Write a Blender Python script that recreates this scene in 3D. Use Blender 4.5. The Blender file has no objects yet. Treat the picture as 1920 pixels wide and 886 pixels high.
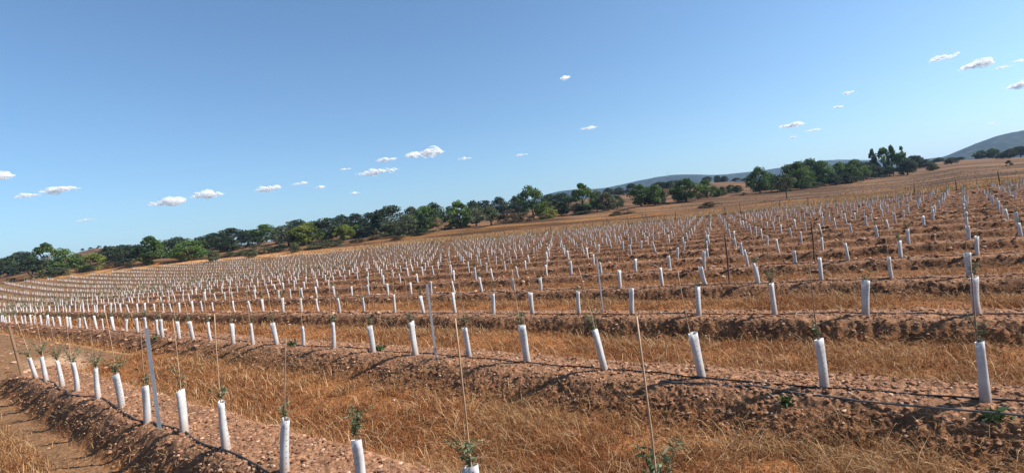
import bpy, math, random
import numpy as np
from mathutils import Vector, Matrix
random.seed(7)
rng = np.random.default_rng(11)
scene = bpy.context.scene
COL = scene.collection
FPX = 1022.0                      # focal length in pixels of the 1920 px wide picture
CAM = np.array([0.0, -6.0, 1.93])
SX, SY = 1.25, 3.55               # planting distance in the row, distance between rows

# ------------------------------------------------------------------ camera axes
ax = np.array([0.76363, -0.0880, -0.63963]); ay = np.array([0.63243, -0.08827, 0.76957])
ax /= np.linalg.norm(ax); ay -= ax * (ay @ ax); ay /= np.linalg.norm(ay); az_ = np.cross(ay, ax)
if az_[1] > 0: az_ = -az_
RW = np.array([ax, ay, az_])      # rows: world X, Y, Z seen in camera axes (x right, y down, z forward)

def pix(x, y, depth):
    d = np.array([(x - 960) / FPX, (y - 443) / FPX, 1.0]) * depth
    return CAM + RW @ d

def project(P):
    q = (np.asarray(P, float) - CAM) @ RW
    zz = np.where(q[..., 2] > .05, q[..., 2], .05)
    return 960 + FPX * q[..., 0] / zz, 443 + FPX * q[..., 1] / zz, q[..., 2]

HEAD = math.atan2(*(RW @ np.array([0, 0, 1.0]))[[0, 1]])   # compass angle from +Y towards +X
RIGHT = np.array([math.cos(HEAD), -math.sin(HEAD)])

# ------------------------------------------------------------------ noise
def _h(ix, iy, s):
    n = (ix.astype(np.int64) * 374761393 + iy.astype(np.int64) * 668265263 + s * 974634777) & 0xffffffff
    n = ((n ^ (n >> 13)) * 1274126177) & 0xffffffff
    return ((n ^ (n >> 16)) & 0xffffff) / float(0xffffff)

def vn(x, y, s=0):
    x = np.asarray(x, float); y = np.asarray(y, float)
    ix = np.floor(x); iy = np.floor(y); fx = x - ix; fy = y - iy
    ix = ix.astype(np.int64); iy = iy.astype(np.int64)
    fx = fx * fx * (3 - 2 * fx); fy = fy * fy * (3 - 2 * fy)
    a = _h(ix, iy, s); b = _h(ix + 1, iy, s); c = _h(ix, iy + 1, s); d = _h(ix + 1, iy + 1, s)
    return (a + (b - a) * fx) * (1 - fy) + (c + (d - c) * fx) * fy

def fbm(x, y, s=0, o=4):
    t = 0; a = .5; n = 0
    for k in range(o):
        t = t + a * vn(x * 2 ** k + 17.3 * k, y * 2 ** k - 9.1 * k, s + k); n += a; a *= .55
    return t / n

def sst(a, b, x):
    t = np.clip((x - a) / (b - a), 0, 1); return t * t * (3 - 2 * t)

# ------------------------------------------------------------------ terrain
# picture column: (y, depth) of the field's far edge, of the tree line's foot, of the land behind it
COLS = [(-500, (604, 140), (600, 160), (590, 300)), (0, (531, 140), (525, 152), (505, 300)), (100, (522, 140), (512, 152), (486, 330)),
        (180, (513, 140), (504, 152), (464, 420)), (260, (503, 140), (492, 150), (470, 420)), (400, (489, 136), (482, 150), (462, 190)),
        (600, (474, 127), (460, 148), (438, 200)), (800, (455, 118), (438, 146), (412, 210)), (960, (443, 111), (417, 146), (397, 220)),
        (1130, (426, 103), (397, 150), (366, 270)), (1200, (418, 98), (387, 150), (360, 290)), (1320, (406, 91), (377, 146), (341, 300)),
        (1440, (394, 84), (362, 152), (338, 300)), (1600, (379, 76), (342, 165), (322, 280)), (1700, (367, 71), (330, 175), (310, 290)),
        (1800, (355.5, 67), (321, 125), (299, 290)), (1920, (342, 62), (313, 110), (293, 260)), (2400, (285, 50), (262, 100), (240, 250))]
_az = []; _r = []; _z = []
for x, e, t, b in COLS:
    rr = [0.0]; zz = [0.0]
    P = [pix(x, *q) for q in (e, t, b)]
    az0 = np.mean([math.atan2(p[0] - CAM[0], p[1] - CAM[1]) for p in P]); _az.append(az0)
    rs = [math.hypot(p[0] - CAM[0], p[1] - CAM[1]) for p in P]
    _r.append([0, rs[0] * .5, rs[0], rs[1], rs[2], 1500, 7000]); _z.append([0, 0, P[0][2], P[1][2], P[2][2], P[2][2] + 1, P[2][2] - 4])
_az = np.array(_az); _r = np.array(_r); _z = np.array(_z)
EDGE_R = _r[:, 2]

def azr(X, Y):
    dx = np.asarray(X, float) - CAM[0]; dy = np.asarray(Y, float) - CAM[1]
    return np.arctan2(dx, dy), np.hypot(dx, dy)

def edge_r(a):
    return np.interp(a, _az, EDGE_R)

def land(X, Y):
    a, r = azr(X, Y)
    out = np.zeros_like(r)
    R = [np.interp(a, _az, _r[:, k]) for k in range(7)]; Z = [np.interp(a, _az, _z[:, k]) for k in range(7)]
    for k in range(6):
        m = (r >= R[k]) & (r < R[k + 1])
        t = (r - R[k]) / np.maximum(R[k + 1] - R[k], 1e-6)
        if k == 1: t = t ** 1.6
        out = np.where(m, Z[k] + (Z[k + 1] - Z[k]) * t, out)
    out = np.where(r >= R[6], Z[6], out)
    e = R[2]
    out = out + sst(e * 1.02, e * 1.4, r) * (fbm(X / 23., Y / 23., 5, 3) - .5) * .9
    return out * sst(2.9, 2.2, np.abs(a))

def row_v(X, Y):
    """distance across the ridge: 0 on the tube line, negative towards the camera; and the row number"""
    k = np.round((Y - .75) / SY)            # each ridge owns from -1.0 in front to +2.5 behind
    k = np.floor((Y + 1.05) / SY)
    return Y - k * SY, k

def infield(X, Y):
    a, r = azr(X, Y)
    e = edge_r(a)
    m = sst(e * 1.005 + .3, e * .995 - .6, r) * (Y > -5.9)
    # the front row ends at the thick wooden post
    m = m * np.where(Y < -1.05, sst(-19.5, -17.6, X), 1.0)
    return m * sst(2.3, 1.9, np.abs(a))

def profile(X, Y):
    """0 = ridge top, -0.3 = alley; returns height, topness, slopeness"""
    v, k = row_v(X, Y)
    w = (fbm(X * 1.1 + k * 31, Y * .6, 21, 3) - .5) * .34
    hh = lambda q: np.where(q == -1, .38, np.where(q < 2, .29, .22)) * (0.85 + .3 * vn(X * .35 + q * 7, Y * 0, 3))
    e_ = sst(1.3, 2.45, v); h = hh(k) * (1 - e_) + hh(k + 1) * e_
    foot = np.where(k == -1, -.70, np.where(k == 0, -.90, -.70)) + w * .6
    f = sst(foot, np.where(k > 0, -.27, -.22) + w * .5, v)   # steep front, gentler on the nearest ridge
    b = sst(1.15 + w, .42 + w * .6, v)              # gentle back
    t = f * b
    lip = np.exp(-((v + .10 - w * .5) / .16) ** 2) * .02
    return -h * (1 - t) + lip * t, t, f * (1 - f) * 4

def ground(X, Y, detail=True):
    X = np.asarray(X, float); Y = np.asarray(Y, float)
    m = infield(X, Y)
    p, t, s = profile(X, Y)
    z = land(X, Y) + np.where(m > 0, p * m, 0) - .28 * (1 - m)
    a, r = azr(X, Y)
    if detail:
        near = sst(60, 25, r)
        c1 = np.abs(fbm(X * 3.2, Y * 3.2, 40, 3) - .5) * 2
        c2 = np.abs(vn(X * 13, Y * 13, 45) - .5) * 2
        c3 = np.abs(vn(X * 29 + 3, Y * 29, 46) - .5) * 2
        rough = m * (.2 + .36 * t + np.where(row_v(X, Y)[1] <= 0, .55, .9) * s)
        z = z + (c1 - .3) * np.where(row_v(X, Y)[1] <= 0, .05, .07) * rough + near * ((c2 - .4) * .032 + (c3 - .4) * .017) * (rough + .25) + (fbm(X * .5, Y * .5, 60, 2) - .5) * .05
    return z

def g1(x, y): return float(ground(np.array([x]), np.array([y]))[0])

# ------------------------------------------------------------------ mesh helpers
def npmesh(name, V, F, col=None, smooth=False, mats=(), midx=None):
    me = bpy.data.meshes.new(name)
    V = np.ascontiguousarray(V, np.float32); F = np.ascontiguousarray(F, np.int32)
    n = F.shape[1]
    me.vertices.add(len(V)); me.vertices.foreach_set('co', V.ravel())
    me.loops.add(F.size); me.loops.foreach_set('vertex_index', F.ravel())
    me.polygons.add(len(F)); me.polygons.foreach_set('loop_start', np.arange(0, F.size, n, dtype=np.int32))
    me.polygons.foreach_set('use_smooth', np.full(len(F), smooth))
    for m in mats: me.materials.append(m)
    if midx is not None: me.polygons.foreach_set('material_index', np.asarray(midx, np.int32))
    me.update(calc_edges=True)
    if col is not None:
        at = me.color_attributes.new('tone', 'FLOAT_COLOR', 'POINT')
        c = np.ones((len(V), 4), np.float32); c[:, :3] = col
        at.data.foreach_set('color', c.ravel())
    return me

def add(name, me, parent=None, loc=(0, 0, 0), label=None, cat=None, group=None, kind=None):
    o = bpy.data.objects.new(name, me); COL.objects.link(o); o.location = loc
    if parent is not None: o.parent = parent
    if label: o['label'] = label
    if cat: o['category'] = cat
    if group: o['group'] = group
    if kind: o['kind'] = kind
    return o

def tube_pts(pts, rad, n=8, cap=True):
    """swept tube: returns V, F (quads)"""
    pts = np.asarray(pts, float); rad = np.broadcast_to(np.asarray(rad, float), (len(pts),))
    V = []; F = []
    up = np.array([.13, .29, .95])
    for i, p in enumerate(pts):
        d = pts[min(i + 1, len(pts) - 1)] - pts[max(i - 1, 0)]; d /= np.linalg.norm(d) + 1e-9
        u = np.cross(d, up if abs(d @ up) < .95 else np.array([1., 0, 0])); u /= np.linalg.norm(u); w = np.cross(d, u)
        for k in range(n):
            a = 2 * math.pi * k / n; V.append(p + rad[i] * (u * math.cos(a) + w * math.sin(a)))
    for i in range(len(pts) - 1):
        for k in range(n):
            F.append((i * n + k, i * n + (k + 1) % n, (i + 1) * n + (k + 1) % n, (i + 1) * n + k))
    if cap:
        for i, e in ((0, 0), (len(pts) - 1, 1)):
            c = len(V); V.append(pts[i])
            for k in range(n): F.append((i * n + k, i * n + (k + 1) % n, c, c))
    return np.array(V), F

class MB:
    def __init__(s): s.V = []; s.F = []; s.n = 0
    def add(s, V, F):
        for f in F: s.F.append([q + s.n for q in dict.fromkeys(f)])
        s.V.extend([tuple(v) for v in V]); s.n += len(V)
    def mesh(s, name, mat, smooth=False):
        me = bpy.data.meshes.new(name); me.from_pydata(s.V, [], s.F); me.materials.append(mat)
        me.polygons.foreach_set('use_smooth', np.full(len(me.polygons), smooth)); me.update(); return me

# ------------------------------------------------------------------ materials
def mat(name, base=(.5, .5, .5), rough=.8, spec=.2):
    m = bpy.data.materials.new(name); m.use_nodes = True; nt = m.node_tree
    b = nt.nodes['Principled BSDF']; b.inputs['Base Color'].default_value = (*base, 1)
    b.inputs['Roughness'].default_value = rough; b.inputs['Specular IOR Level'].default_value = spec
    return m, nt, b

def N(nt, t, **k):
    n = nt.nodes.new(t)
    for a, v in k.items(): setattr(n, a, v)
    return n

def noise(nt, vec, scale, detail=4, rough=.6):
    n = N(nt, 'ShaderNodeTexNoise'); n.inputs['Scale'].default_value = scale; n.inputs['Detail'].default_value = detail
    n.inputs['Roughness'].default_value = rough; nt.links.new(vec, n.inputs['Vector']); return n

def ramp(nt, fac, stops):
    r = N(nt, 'ShaderNodeValToRGB'); nt.links.new(fac, r.inputs[0])
    e = r.color_ramp.elements
    while len(e) < len(stops): e.new(.5)
    for q, (p, c) in zip(e, stops): q.position = p; q.color = (*c, 1)
    return r

def mulcol(nt, a, b, fac=1.0):
    m = N(nt, 'ShaderNodeMix', data_type='RGBA', blend_type='MULTIPLY'); m.inputs[0].default_value = fac
    nt.links.new(a, m.inputs[6]); nt.links.new(b, m.inputs[7]); return m.outputs[2]

# ground: land colour per vertex, broken up by soil and stone texture
M_ground, nt, B = mat('soil', rough=.95, spec=.1)
tc = N(nt, 'ShaderNodeTexCoord'); at = N(nt, 'ShaderNodeAttribute', attribute_name='tone')
n1 = noise(nt, tc.outputs['Object'], 3.0, 8, .7); n2 = noise(nt, tc.outputs['Object'], 34.0, 6, .7)
vo = N(nt, 'ShaderNodeTexVoronoi'); vo.inputs['Scale'].default_value = 26; nt.links.new(tc.outputs['Object'], vo.inputs['Vector'])
r1 = ramp(nt, n1.outputs['Fac'], [(.3, (.62, .62, .62)), (.7, (1.32, 1.3, 1.26))])
r2 = ramp(nt, n2.outputs['Fac'], [(.3, (.6, .58, .56)), (.68, (1.4, 1.38, 1.36))])
r3 = ramp(nt, vo.outputs['Color'], [(.1, (.75, .72, .7)), (.8, (1.12, 1.1, 1.08)), (.93, (1.6, 1.6, 1.55))])
c = mulcol(nt, at.outputs['Color'], r1.outputs[0]); c = mulcol(nt, c, r2.outputs[0]); c = mulcol(nt, c, r3.outputs[0])
nt.links.new(c, B.inputs['Base Color'])
bm1 = N(nt, 'ShaderNodeBump'); bm1.inputs['Strength'].default_value = .5; bm1.inputs['Distance'].default_value = .03
nt.links.new(n2.outputs['Fac'], bm1.inputs['Height'])
bm2 = N(nt, 'ShaderNodeBump'); bm2.inputs['Strength'].default_value = .4; bm2.inputs['Distance'].default_value = .02
nt.links.new(vo.outputs['Distance'], bm2.inputs['Height']); nt.links.new(bm1.outputs[0], bm2.inputs['Normal'])
nt.links.new(bm2.outputs[0], B.inputs['Normal'])

def attr_mat(name, rough=.85, spec=.15, trans=0.0):
    m, nt, B = mat(name, rough=rough, spec=spec)
    at = N(nt, 'ShaderNodeAttribute', attribute_name='tone'); nt.links.new(at.outputs['Color'], B.inputs['Base Color'])
    if trans:
        tr = N(nt, 'ShaderNodeBsdfTranslucent'); nt.links.new(at.outputs['Color'], tr.inputs['Color'])
        mx = N(nt, 'ShaderNodeMixShader'); mx.inputs[0].default_value = trans
        nt.links.new(B.outputs[0], mx.inputs[1]); nt.links.new(tr.outputs[0], mx.inputs[2])
        nt.links.new(mx.outputs[0], nt.nodes['Material Output'].inputs['Surface'])
    return m
M_stone = attr_mat('stone', .9, .2)
M_grass = attr_mat('dry_grass', .8, .2, .25)
M_leaf = attr_mat('foliage', .7, .25, .30)
M_olive = attr_mat('olive_leaf', .6, .3, .2)

# plastic tube: white, a bit translucent, with vent holes and smudges of soil near the ground
M_tube, nt, B = mat('white_plastic', (.70, .70, .71), .42, .45)
tc = N(nt, 'ShaderNodeTexCoord'); sp = N(nt, 'ShaderNodeSeparateXYZ'); nt.links.new(tc.outputs['Object'], sp.inputs[0])
n1 = noise(nt, tc.outputs['Object'], 14, 5)
def mth(op, a, b=None, c=None):
    m = N(nt, 'ShaderNodeMath', operation=op)
    for i, q in enumerate((a, b, c)):
        if q is None: continue
        if isinstance(q, (int, float)): m.inputs[i].default_value = q
        else: nt.links.new(q, m.inputs[i])
    return m.outputs[0]
ang = mth('ARCTAN2', sp.outputs['Y'], sp.outputs['X'])
ca = mth('ABSOLUTE', mth('SUBTRACT', mth('FRACT', mth('MULTIPLY', ang, 3 / (2 * math.pi))), .5))
cz = mth('ABSOLUTE', mth('SUBTRACT', mth('FRACT', mth('MULTIPLY', sp.outputs['Z'], 18.0)), .5))
hole = mth('LESS_THAN', mth('ADD', mth('POWER', mth('MULTIPLY', ca, 10.0), 2.0), mth('POWER', mth('MULTIPLY', cz, 7.0), 2.0)), .55)
dirt = N(nt, 'ShaderNodeMapRange'); dirt.inputs[1].default_value = .02; dirt.inputs[2].default_value = .20; dirt.inputs[3].default_value = .95; dirt.inputs[4].default_value = 0
nt.links.new(sp.outputs['Z'], dirt.inputs[0])
dm = mth('MULTIPLY', dirt.outputs[0], mth('ADD', n1.outputs['Fac'], .1))
rt = ramp(nt, n1.outputs['Fac'], [(.3, (.56, .55, .54)), (.65, (.70, .69, .68))])
mx = N(nt, 'ShaderNodeMix', data_type='RGBA'); nt.links.new(dm, mx.inputs[0]); nt.links.new(rt.outputs[0], mx.inputs[6]); mx.inputs[7].default_value = (.42, .26, .17, 1)
mh = N(nt, 'ShaderNodeMix', data_type='RGBA'); nt.links.new(mth('MULTIPLY', hole, .7), mh.inputs[0]); nt.links.new(mx.outputs[2], mh.inputs[6]); mh.inputs[7].default_value = (.12, .11, .12, 1)
nt.links.new(mh.outputs[2], B.inputs['Base Color'])
tr = N(nt, 'ShaderNodeBsdfTranslucent'); nt.links.new(mh.outputs[2], tr.inputs['Color'])
ms = N(nt, 'ShaderNodeMixShader'); ms.inputs[0].default_value = .38
nt.links.new(B.outputs[0], ms.inputs[1]); nt.links.new(tr.outputs[0], ms.inputs[2]); nt.links.new(ms.outputs[0], nt.nodes['Material Output'].inputs['Surface'])

def noisy(name, c1, c2, scale, rough, spec=.2, stretch=None, metallic=0):
    m, nt, B = mat(name, rough=rough, spec=spec); B.inputs['Metallic'].default_value = metallic
    tc = N(nt, 'ShaderNodeTexCoord'); v = tc.outputs['Object']
    if stretch:
        mp = N(nt, 'ShaderNodeMapping'); mp.inputs['Scale'].default_value = stretch; nt.links.new(v, mp.inputs[0]); v = mp.outputs[0]
    n = noise(nt, v, scale, 5); r = ramp(nt, n.outputs['Fac'], [(.3, c1), (.7, c2)]); nt.links.new(r.outputs[0], B.inputs['Base Color'])
    b = N(nt, 'ShaderNodeBump'); b.inputs['Strength'].default_value = .3; b.inputs['Distance'].default_value = .01
    nt.links.new(n.outputs['Fac'], b.inputs['Height']); nt.links.new(b.outputs[0], B.inputs['Normal'])
    return m
M_cane = noisy('cane', (.30, .19, .115), (.44, .30, .19), 20, .6, .3, (1, 1, .2))
M_cane2 = noisy('dark_cane', (.16, .10, .065), (.28, .18, .12), 20, .7, .2, (1, 1, .2))
M_wood = noisy('weathered_wood', (.12, .07, .042), (.22, .135, .08), 12, .85, .1, (1, 1, .12))
M_dwood = noisy('dark_wood', (.06, .035, .03), (.13, .08, .06), 12, .9, .1, (1, 1, .12))
M_steel = noisy('galvanised_steel', (.22, .24, .27), (.33, .35, .38), 9, .5, .5, None, .4)
M_hose = noisy('black_hose', (.012, .012, .014), (.03, .03, .032), 8, .5, .4)
M_ghose = noisy('grey_hose', (.07, .07, .07), (.12, .118, .115), 8, .5, .4)
M_bark = noisy('bark', (.06, .045, .035), (.14, .11, .09), 6, .95, .05, (1, 1, .3))
M_mast = noisy('mast_steel', (.2, .2, .22), (.3, .3, .32), 1, .6)

# ------------------------------------------------------------------ the ground sheet
def land_colour(X, Y):
    a, r = azr(X, Y); e = edge_r(a)
    m = infield(X, Y); p, t, s = profile(X, Y); v, k = row_v(X, Y)
    n = fbm(X * .45, Y * .45, 71, 3); n2 = fbm(X * .06, Y * .06, 75, 3); nf = fbm(X * 2.3, Y * 2.3, 78, 3)
    C3 = lambda *c: np.array(c)[None, :]
    X_ = lambda q: q.reshape(-1, 1)
    soil = C3(.205, .112, .068) * X_(.85 + .3 * nf)
    far = sst(14, 40, r)
    soil = soil * (1 - .0 * X_(far)) + 0
    gravel = C3(.36, .235, .165) * X_(.8 + .4 * nf)
    grass = C3(.31, .16, .07) * X_(.75 + .5 * n)
    straw = C3(.40, .26, .13)
    leftness = sst(-25, -90, X)
    ga = np.where(k <= 0, .95, np.where(k == 1, .9, np.where(k == 2, .6, .36 + .2 * leftness))) * sst(.15, .55, n + .25)
    alley = soil * (1 - X_(ga)) + grass * X_(ga)
    alley = alley * (1 - .55 * X_(leftness)) + C3(.34, .28, .175) * .55 * X_(leftness)
    top = gravel * X_(.75 - .3 * far) + soil * X_(.25 + .3 * far)
    c = alley * X_(1 - t) + top * X_(t)
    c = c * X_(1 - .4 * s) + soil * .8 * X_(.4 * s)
    c = c * X_(np.where(k >= 2, .86, 1.0))      # less stony, browner earth in the farther rows
    # outside the planting: tracks, stubble, pasture
    d = r - e
    gold = C3(.38, .225, .095) * X_(.8 + .45 * n)
    brown = C3(.235, .13, .08) * X_(.8 + .4 * n)
    pink = C3(.27, .175, .105) * X_(.8 + .4 * n2)
    olive = C3(.23, .19, .095) * X_(.75 + .5 * n2)
    wob = (fbm(X * .03, Y * .03, 88, 2) - .5) * 7
    q = d + wob
    o = gold * X_(sst(14, 11, q)) + brown * X_(sst(11, 14, q))
    o = o * X_(sst(21, 18, q)) + (gold * .88) * X_(sst(18, 21, q))
    o = o * X_(sst(34, 28, q)) + pink * X_(sst(28, 34, q))
    rightness = sst(.05, .35, a)
    o = o * X_(1 - rightness * sst(40, 55, d)) + olive * X_(rightness * sst(40, 55, d))
    o = o * X_(1 - .5 * sst(300, 900, r)) + C3(.12, .12, .06) * X_(.5 * sst(300, 900, r))
    ol = sst(-.9, -1.3, a) * sst(8, 2, d)
    o = o * X_(1 - .4 * ol) + C3(.30, .21, .12) * X_(.4 * ol)
    # bare earth round the camera and the pale track at the end of the front row
    st = fbm(q * .28, a * 9, 190, 3); st2 = fbm(X * .09, Y * .09, 194, 4)
    o = o * X_((.60 + .46 * sst(15, 9, q)) * (.55 + .9 * sst(.3, .7, st)) * (.7 + .6 * st2))
    bare = C3(.25, .165, .10) * X_(.85 + .3 * nf)
    nearout = (Y < -4.6) & (r < 60)
    o = np.where(X_(nearout | ((Y < -1.2) & (X < -17) & (r < 60))), bare, o)
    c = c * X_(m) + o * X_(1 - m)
    tr = sst(-17.8, -18.8, X) * sst(-24, -22, X) * sst(.9, .3, np.abs(Y + 2.6 + .12 * (X + 20))) * (Y < -.6)
    c = c * X_(1 - tr) + C3(.56, .43, .32) * X_(tr)
    v2 = sst(-4.1, -4.3, Y) * (r < 40)
    c = c * X_(1 - v2) + bare * X_(v2)
    return np.clip(c * np.array([.72, .62, .53]), 0.01, 1)

hv = math.radians(50)
ths = np.concatenate([np.linspace(-math.pi, -hv, 60, endpoint=False), np.linspace(-hv, hv, 900), np.linspace(hv, math.pi, 60)[1:]])
rad = np.concatenate([[.0], np.linspace(.15, 1.2, 8, endpoint=False), np.exp(np.linspace(math.log(1.2), math.log(3.0), 60, endpoint=False)),
                      np.exp(np.linspace(math.log(3.0), math.log(40), 860, endpoint=False)),
                      np.exp(np.linspace(math.log(40), math.log(170), 420, endpoint=False)),
                      np.exp(np.linspace(math.log(170), math.log(6500), 130))])
T, Rr = np.meshgrid(ths + HEAD, rad)
GX = CAM[0] + Rr * np.sin(T); GY = CAM[1] + Rr * np.cos(T)
nr, na = GX.shape
fx, fy = GX.ravel(), GY.ravel()
GZ = ground(fx, fy)
idx = np.arange(nr * na).reshape(nr, na)
F = np.stack([idx[:-1, :-1], idx[:-1, 1:], idx[1:, 1:], idx[1:, :-1]], -1).reshape(-1, 4)[:, ::-1]
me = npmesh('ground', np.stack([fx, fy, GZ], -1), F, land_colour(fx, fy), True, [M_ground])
add('ground', me, kind='structure')

# ------------------------------------------------------------------ scatter points over the ground
def scatter(n, r0, r1, seed, power=1.0, half=50):
    """points in the view's sector, density falling with distance"""
    g = np.random.default_rng(seed)
    u = g.random(n)
    r = (r0 ** (2 - power) + u * (r1 ** (2 - power) - r0 ** (2 - power))) ** (1 / (2 - power)) if power != 2 else r0 * (r1 / r0) ** u
    a = HEAD + np.radians((g.random(n) * 2 - 1) * half)
    return CAM[0] + r * np.sin(a), CAM[1] + r * np.cos(a), r, g

# stones
_t = (1 + 5 ** .5) / 2
ICO_V = np.array([(-1, _t, 0), (1, _t, 0), (-1, -_t, 0), (1, -_t, 0), (0, -1, _t), (0, 1, _t), (0, -1, -_t), (0, 1, -_t), (_t, 0, -1), (_t, 0, 1), (-_t, 0, -1), (-_t, 0, 1)]) / 1.9
ICO_F = np.array([(0, 11, 5), (0, 5, 1), (0, 1, 7), (0, 7, 10), (0, 10, 11), (1, 5, 9), (5, 11, 4), (11, 10, 2), (10, 7, 6), (7, 1, 8), (3, 9, 4), (3, 4, 2), (3, 2, 6), (3, 6, 8), (3, 8, 9), (4, 9, 5), (2, 4, 11), (6, 2, 10), (8, 6, 7), (9, 8, 1)])
def stones(name, n, r0, r1, seed, smin, smax, power, label):
    X, Y, r, g = scatter(n, r0, r1, seed, power)
    m = infield(X, Y); p, t, s = profile(X, Y)
    prob = np.where(m > .5, .10 + .9 * t + .55 * s, .25 * (r < 40))
    keep = g.random(n) < prob * (.5 + vn(X * 1.3, Y * 1.3, 90))
    X, Y, r, t = X[keep], Y[keep], r[keep], t[keep]; n = len(X)
    size = smin + (smax - smin) * g.random(n) ** 3.2
    size *= .8 + .02 * r
    Z = ground(X, Y)
    J = ICO_V[None] * (1 + (g.random((n, 12, 1)) - .5) * .55)
    J = J * (size[:, None] * .5)[:, :, None] * (np.stack([1 + .5 * g.random(n), .7 + .5 * g.random(n), .45 + .4 * g.random(n)], -1))[:, None, :]
    a = g.random(n) * 6.283; ca, sa = np.cos(a)[:, None], np.sin(a)[:, None]
    x = J[..., 0] * ca - J[..., 1] * sa; y = J[..., 0] * sa + J[..., 1] * ca
    V = np.stack([x + X[:, None], y + Y[:, None], J[..., 2] + (Z + size * .12)[:, None]], -1).reshape(-1, 3)
    F = (ICO_F[None] + (np.arange(n) * 12)[:, None, None]).reshape(-1, 3)
    base = np.array([(.22, .115, .07), (.33, .20, .135), (.44, .32, .24), (.27, .16, .11), (.56, .45, .36)])
    pick = g.choice(5, n, p=[.30, .28, .17, .20, .05])
    C = base[pick] * np.array([.74, .62, .53]) * (.75 + .5 * g.random((n, 1)))
    me = npmesh(name, V, F, np.repeat(C, 12, 0), False, [M_stone])
    add(name, me, label=label, cat='gravel', kind='stuff')
stones('gravel', 85000, 2.4, 16, 3, .012, .055, 1.15, 'reddish clods and pale stones lying on the soil ridges')
stones('stones', 42000, 16, 75, 4, .04, .13, 1.2, 'pale stones strewn over the far soil ridges')

# dry grass
def blades(name, X, Y, H, W, C, g, droop=.7, label='', zoff=0, nz=.3):
    n = len(X); Z = ground(X, Y) + zoff - .01
    a = g.random(n) * 6.283; b = a + math.pi / 2 + (g.random(n) - .5)
    lean = H * droop * (.2 + g.random(n) * 1.1)
    dx, dy = np.cos(b), np.sin(b); wx, wy = np.cos(a) * W / 2, np.sin(a) * W / 2
    P0 = np.stack([X, Y, Z], -1); 
    P1 = P0 + np.stack([dx * lean * .35, dy * lean * .35, H * .62], -1)
    P2 = P0 + np.stack([dx * lean, dy * lean, H * (1 - .25 * droop * g.random(n))], -1)
    w = np.stack([wx, wy, wx * 0], -1)
    V = np.stack([P0 - w, P0 + w, P1 + w * .7, P1 - w * .7, P2], 1).reshape(-1, 3)
    o = (np.arange(n) * 5)[:, None]
    F = np.concatenate([o + [0, 1, 2], o + [0, 2, 3], o + [3, 2, 4]], 1).reshape(-1, 3)
    me = npmesh(name, V, F, np.repeat(C, 5, 0), False, [M_grass])
    return add(name, me, label=label, cat='grass', kind='stuff')

STRAW = np.array([(.36, .205, .085), (.32, .15, .055), (.26, .10, .036), (.37, .24, .12), (.16, .07, .028)])
def grass_colours(X, Y, g, pale=.0):
    n = fbm(X * .7, Y * .7, 101, 3)
    rust = sst(.42, .62, n)
    p = g.random(len(X))
    i = np.where(p < .26 - .18 * rust, 0, np.where(p < .55 - .15 * rust, 1, np.where(p < .82 + .04 * rust, 2, np.where(p < .90 + pale, 3, 4))))
    v, k = row_v(X, Y)
    beige = sst(-1.7, -1.0, v - SY * (v > 1.2)) * sst(.35, .6, fbm(X * .7, Y * .7, 107, 3) + .12)
    i = np.where(g.random(len(X)) < beige * .75, np.where(g.random(len(X)) < .5, 3, 0), i)
    return STRAW[i] * np.array([.92, .86, .84]) * (.6 + .75 * g.random((len(X), 1)))

def grass_prob(X, Y, r):
    m = infield(X, Y); p, t, s = profile(X, Y); v, k = row_v(X, Y)
    n = fbm(X * .55, Y * .55, 111, 3); n2 = fbm(X * 2.4, Y * 2.4, 115, 2)
    base = np.where(k <= 0, 1, np.where(k == 1, .95, np.where(k == 2, .75, .4)))
    pr = base * (1 - t) ** 1.5 * (.12 + .88 * sst(.36, .62, n * .5 + n2 * .5)) * m
    pr = pr * (1 - .55 * s)
    pr = np.where((k == -1) & (v < .2) & (X > -17), pr * .15, pr)
    pr = np.where(Y < -4.1, .02 + .9 * sst(.25, .45, n) * sst(-4.50, -4.75, Y + .3 * (n - .5)) * sst(-15.5, -12.5, X) * (X < -3), pr)
    return pr
X, Y, r, g = scatter(700000, 2.2, 20, 21, 1.25)
k = g.random(len(X)) < grass_prob(X, Y, r); X, Y, r = X[k], Y[k], r[k]
Hh = (.03 + .11 * g.random(len(X)) ** 1.7) * (.55 + .9 * fbm(X * .8, Y * .8, 121, 2))
blades('dry_grass', X, Y, Hh, .0028 + .0006 * r, grass_colours(X, Y, g), g, 1.3, 'rusty dry grass matted in the alleys between the near ridges')
X, Y, r, g = scatter(200000, 20, 75, 22, 1.1)
k = g.random(len(X)) < grass_prob(X, Y, r) * .9; X, Y, r = X[k], Y[k], r[k]
blades('alley_grass', X, Y, .10 + .14 * g.random(len(X)), .010 + .0009 * r, grass_colours(X, Y, g), g, .6, 'thin dry grass in the alleys of the middle distance')
# straw lying over the ridge faces
X, Y, r, g = scatter(130000, 2.4, 18, 23, 1.3)
m = infield(X, Y); p, t, s = profile(X, Y); vv, kk = row_v(X, Y)
k = g.random(len(X)) < (.05 + .95 * s) * m * sst(.35, .7, fbm(X * 1.1, Y * 1.1, 131, 3)) * np.where(kk == -1, .6, 1); X, Y, r = X[k], Y[k], r[k]
n = len(X)
blades('straw_litter', X, Y, .03 + .06 * g.random(n), .003 + .0005 * r, np.array([(.36, .25, .135)]) * (.6 + .6 * g.random((n, 1))), g, 2.6, 'pale straw lying over the shaded ridge faces')
# tall stalks
X, Y, r, g = scatter(17000, 2.6, 16, 24, 1.2)
k = g.random(len(X)) < grass_prob(X, Y, r); X, Y, r = X[k], Y[k], r[k]
blades('grass_stalks', X, Y, .08 + .16 * g.random(len(X)), .004 + .0005 * r, np.array([(.46, .31, .17)]) * (.6 + .7 * g.random((len(X), 1))), g, 1.9, 'tall bleached grass stalks standing above the rusty grass')
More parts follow.
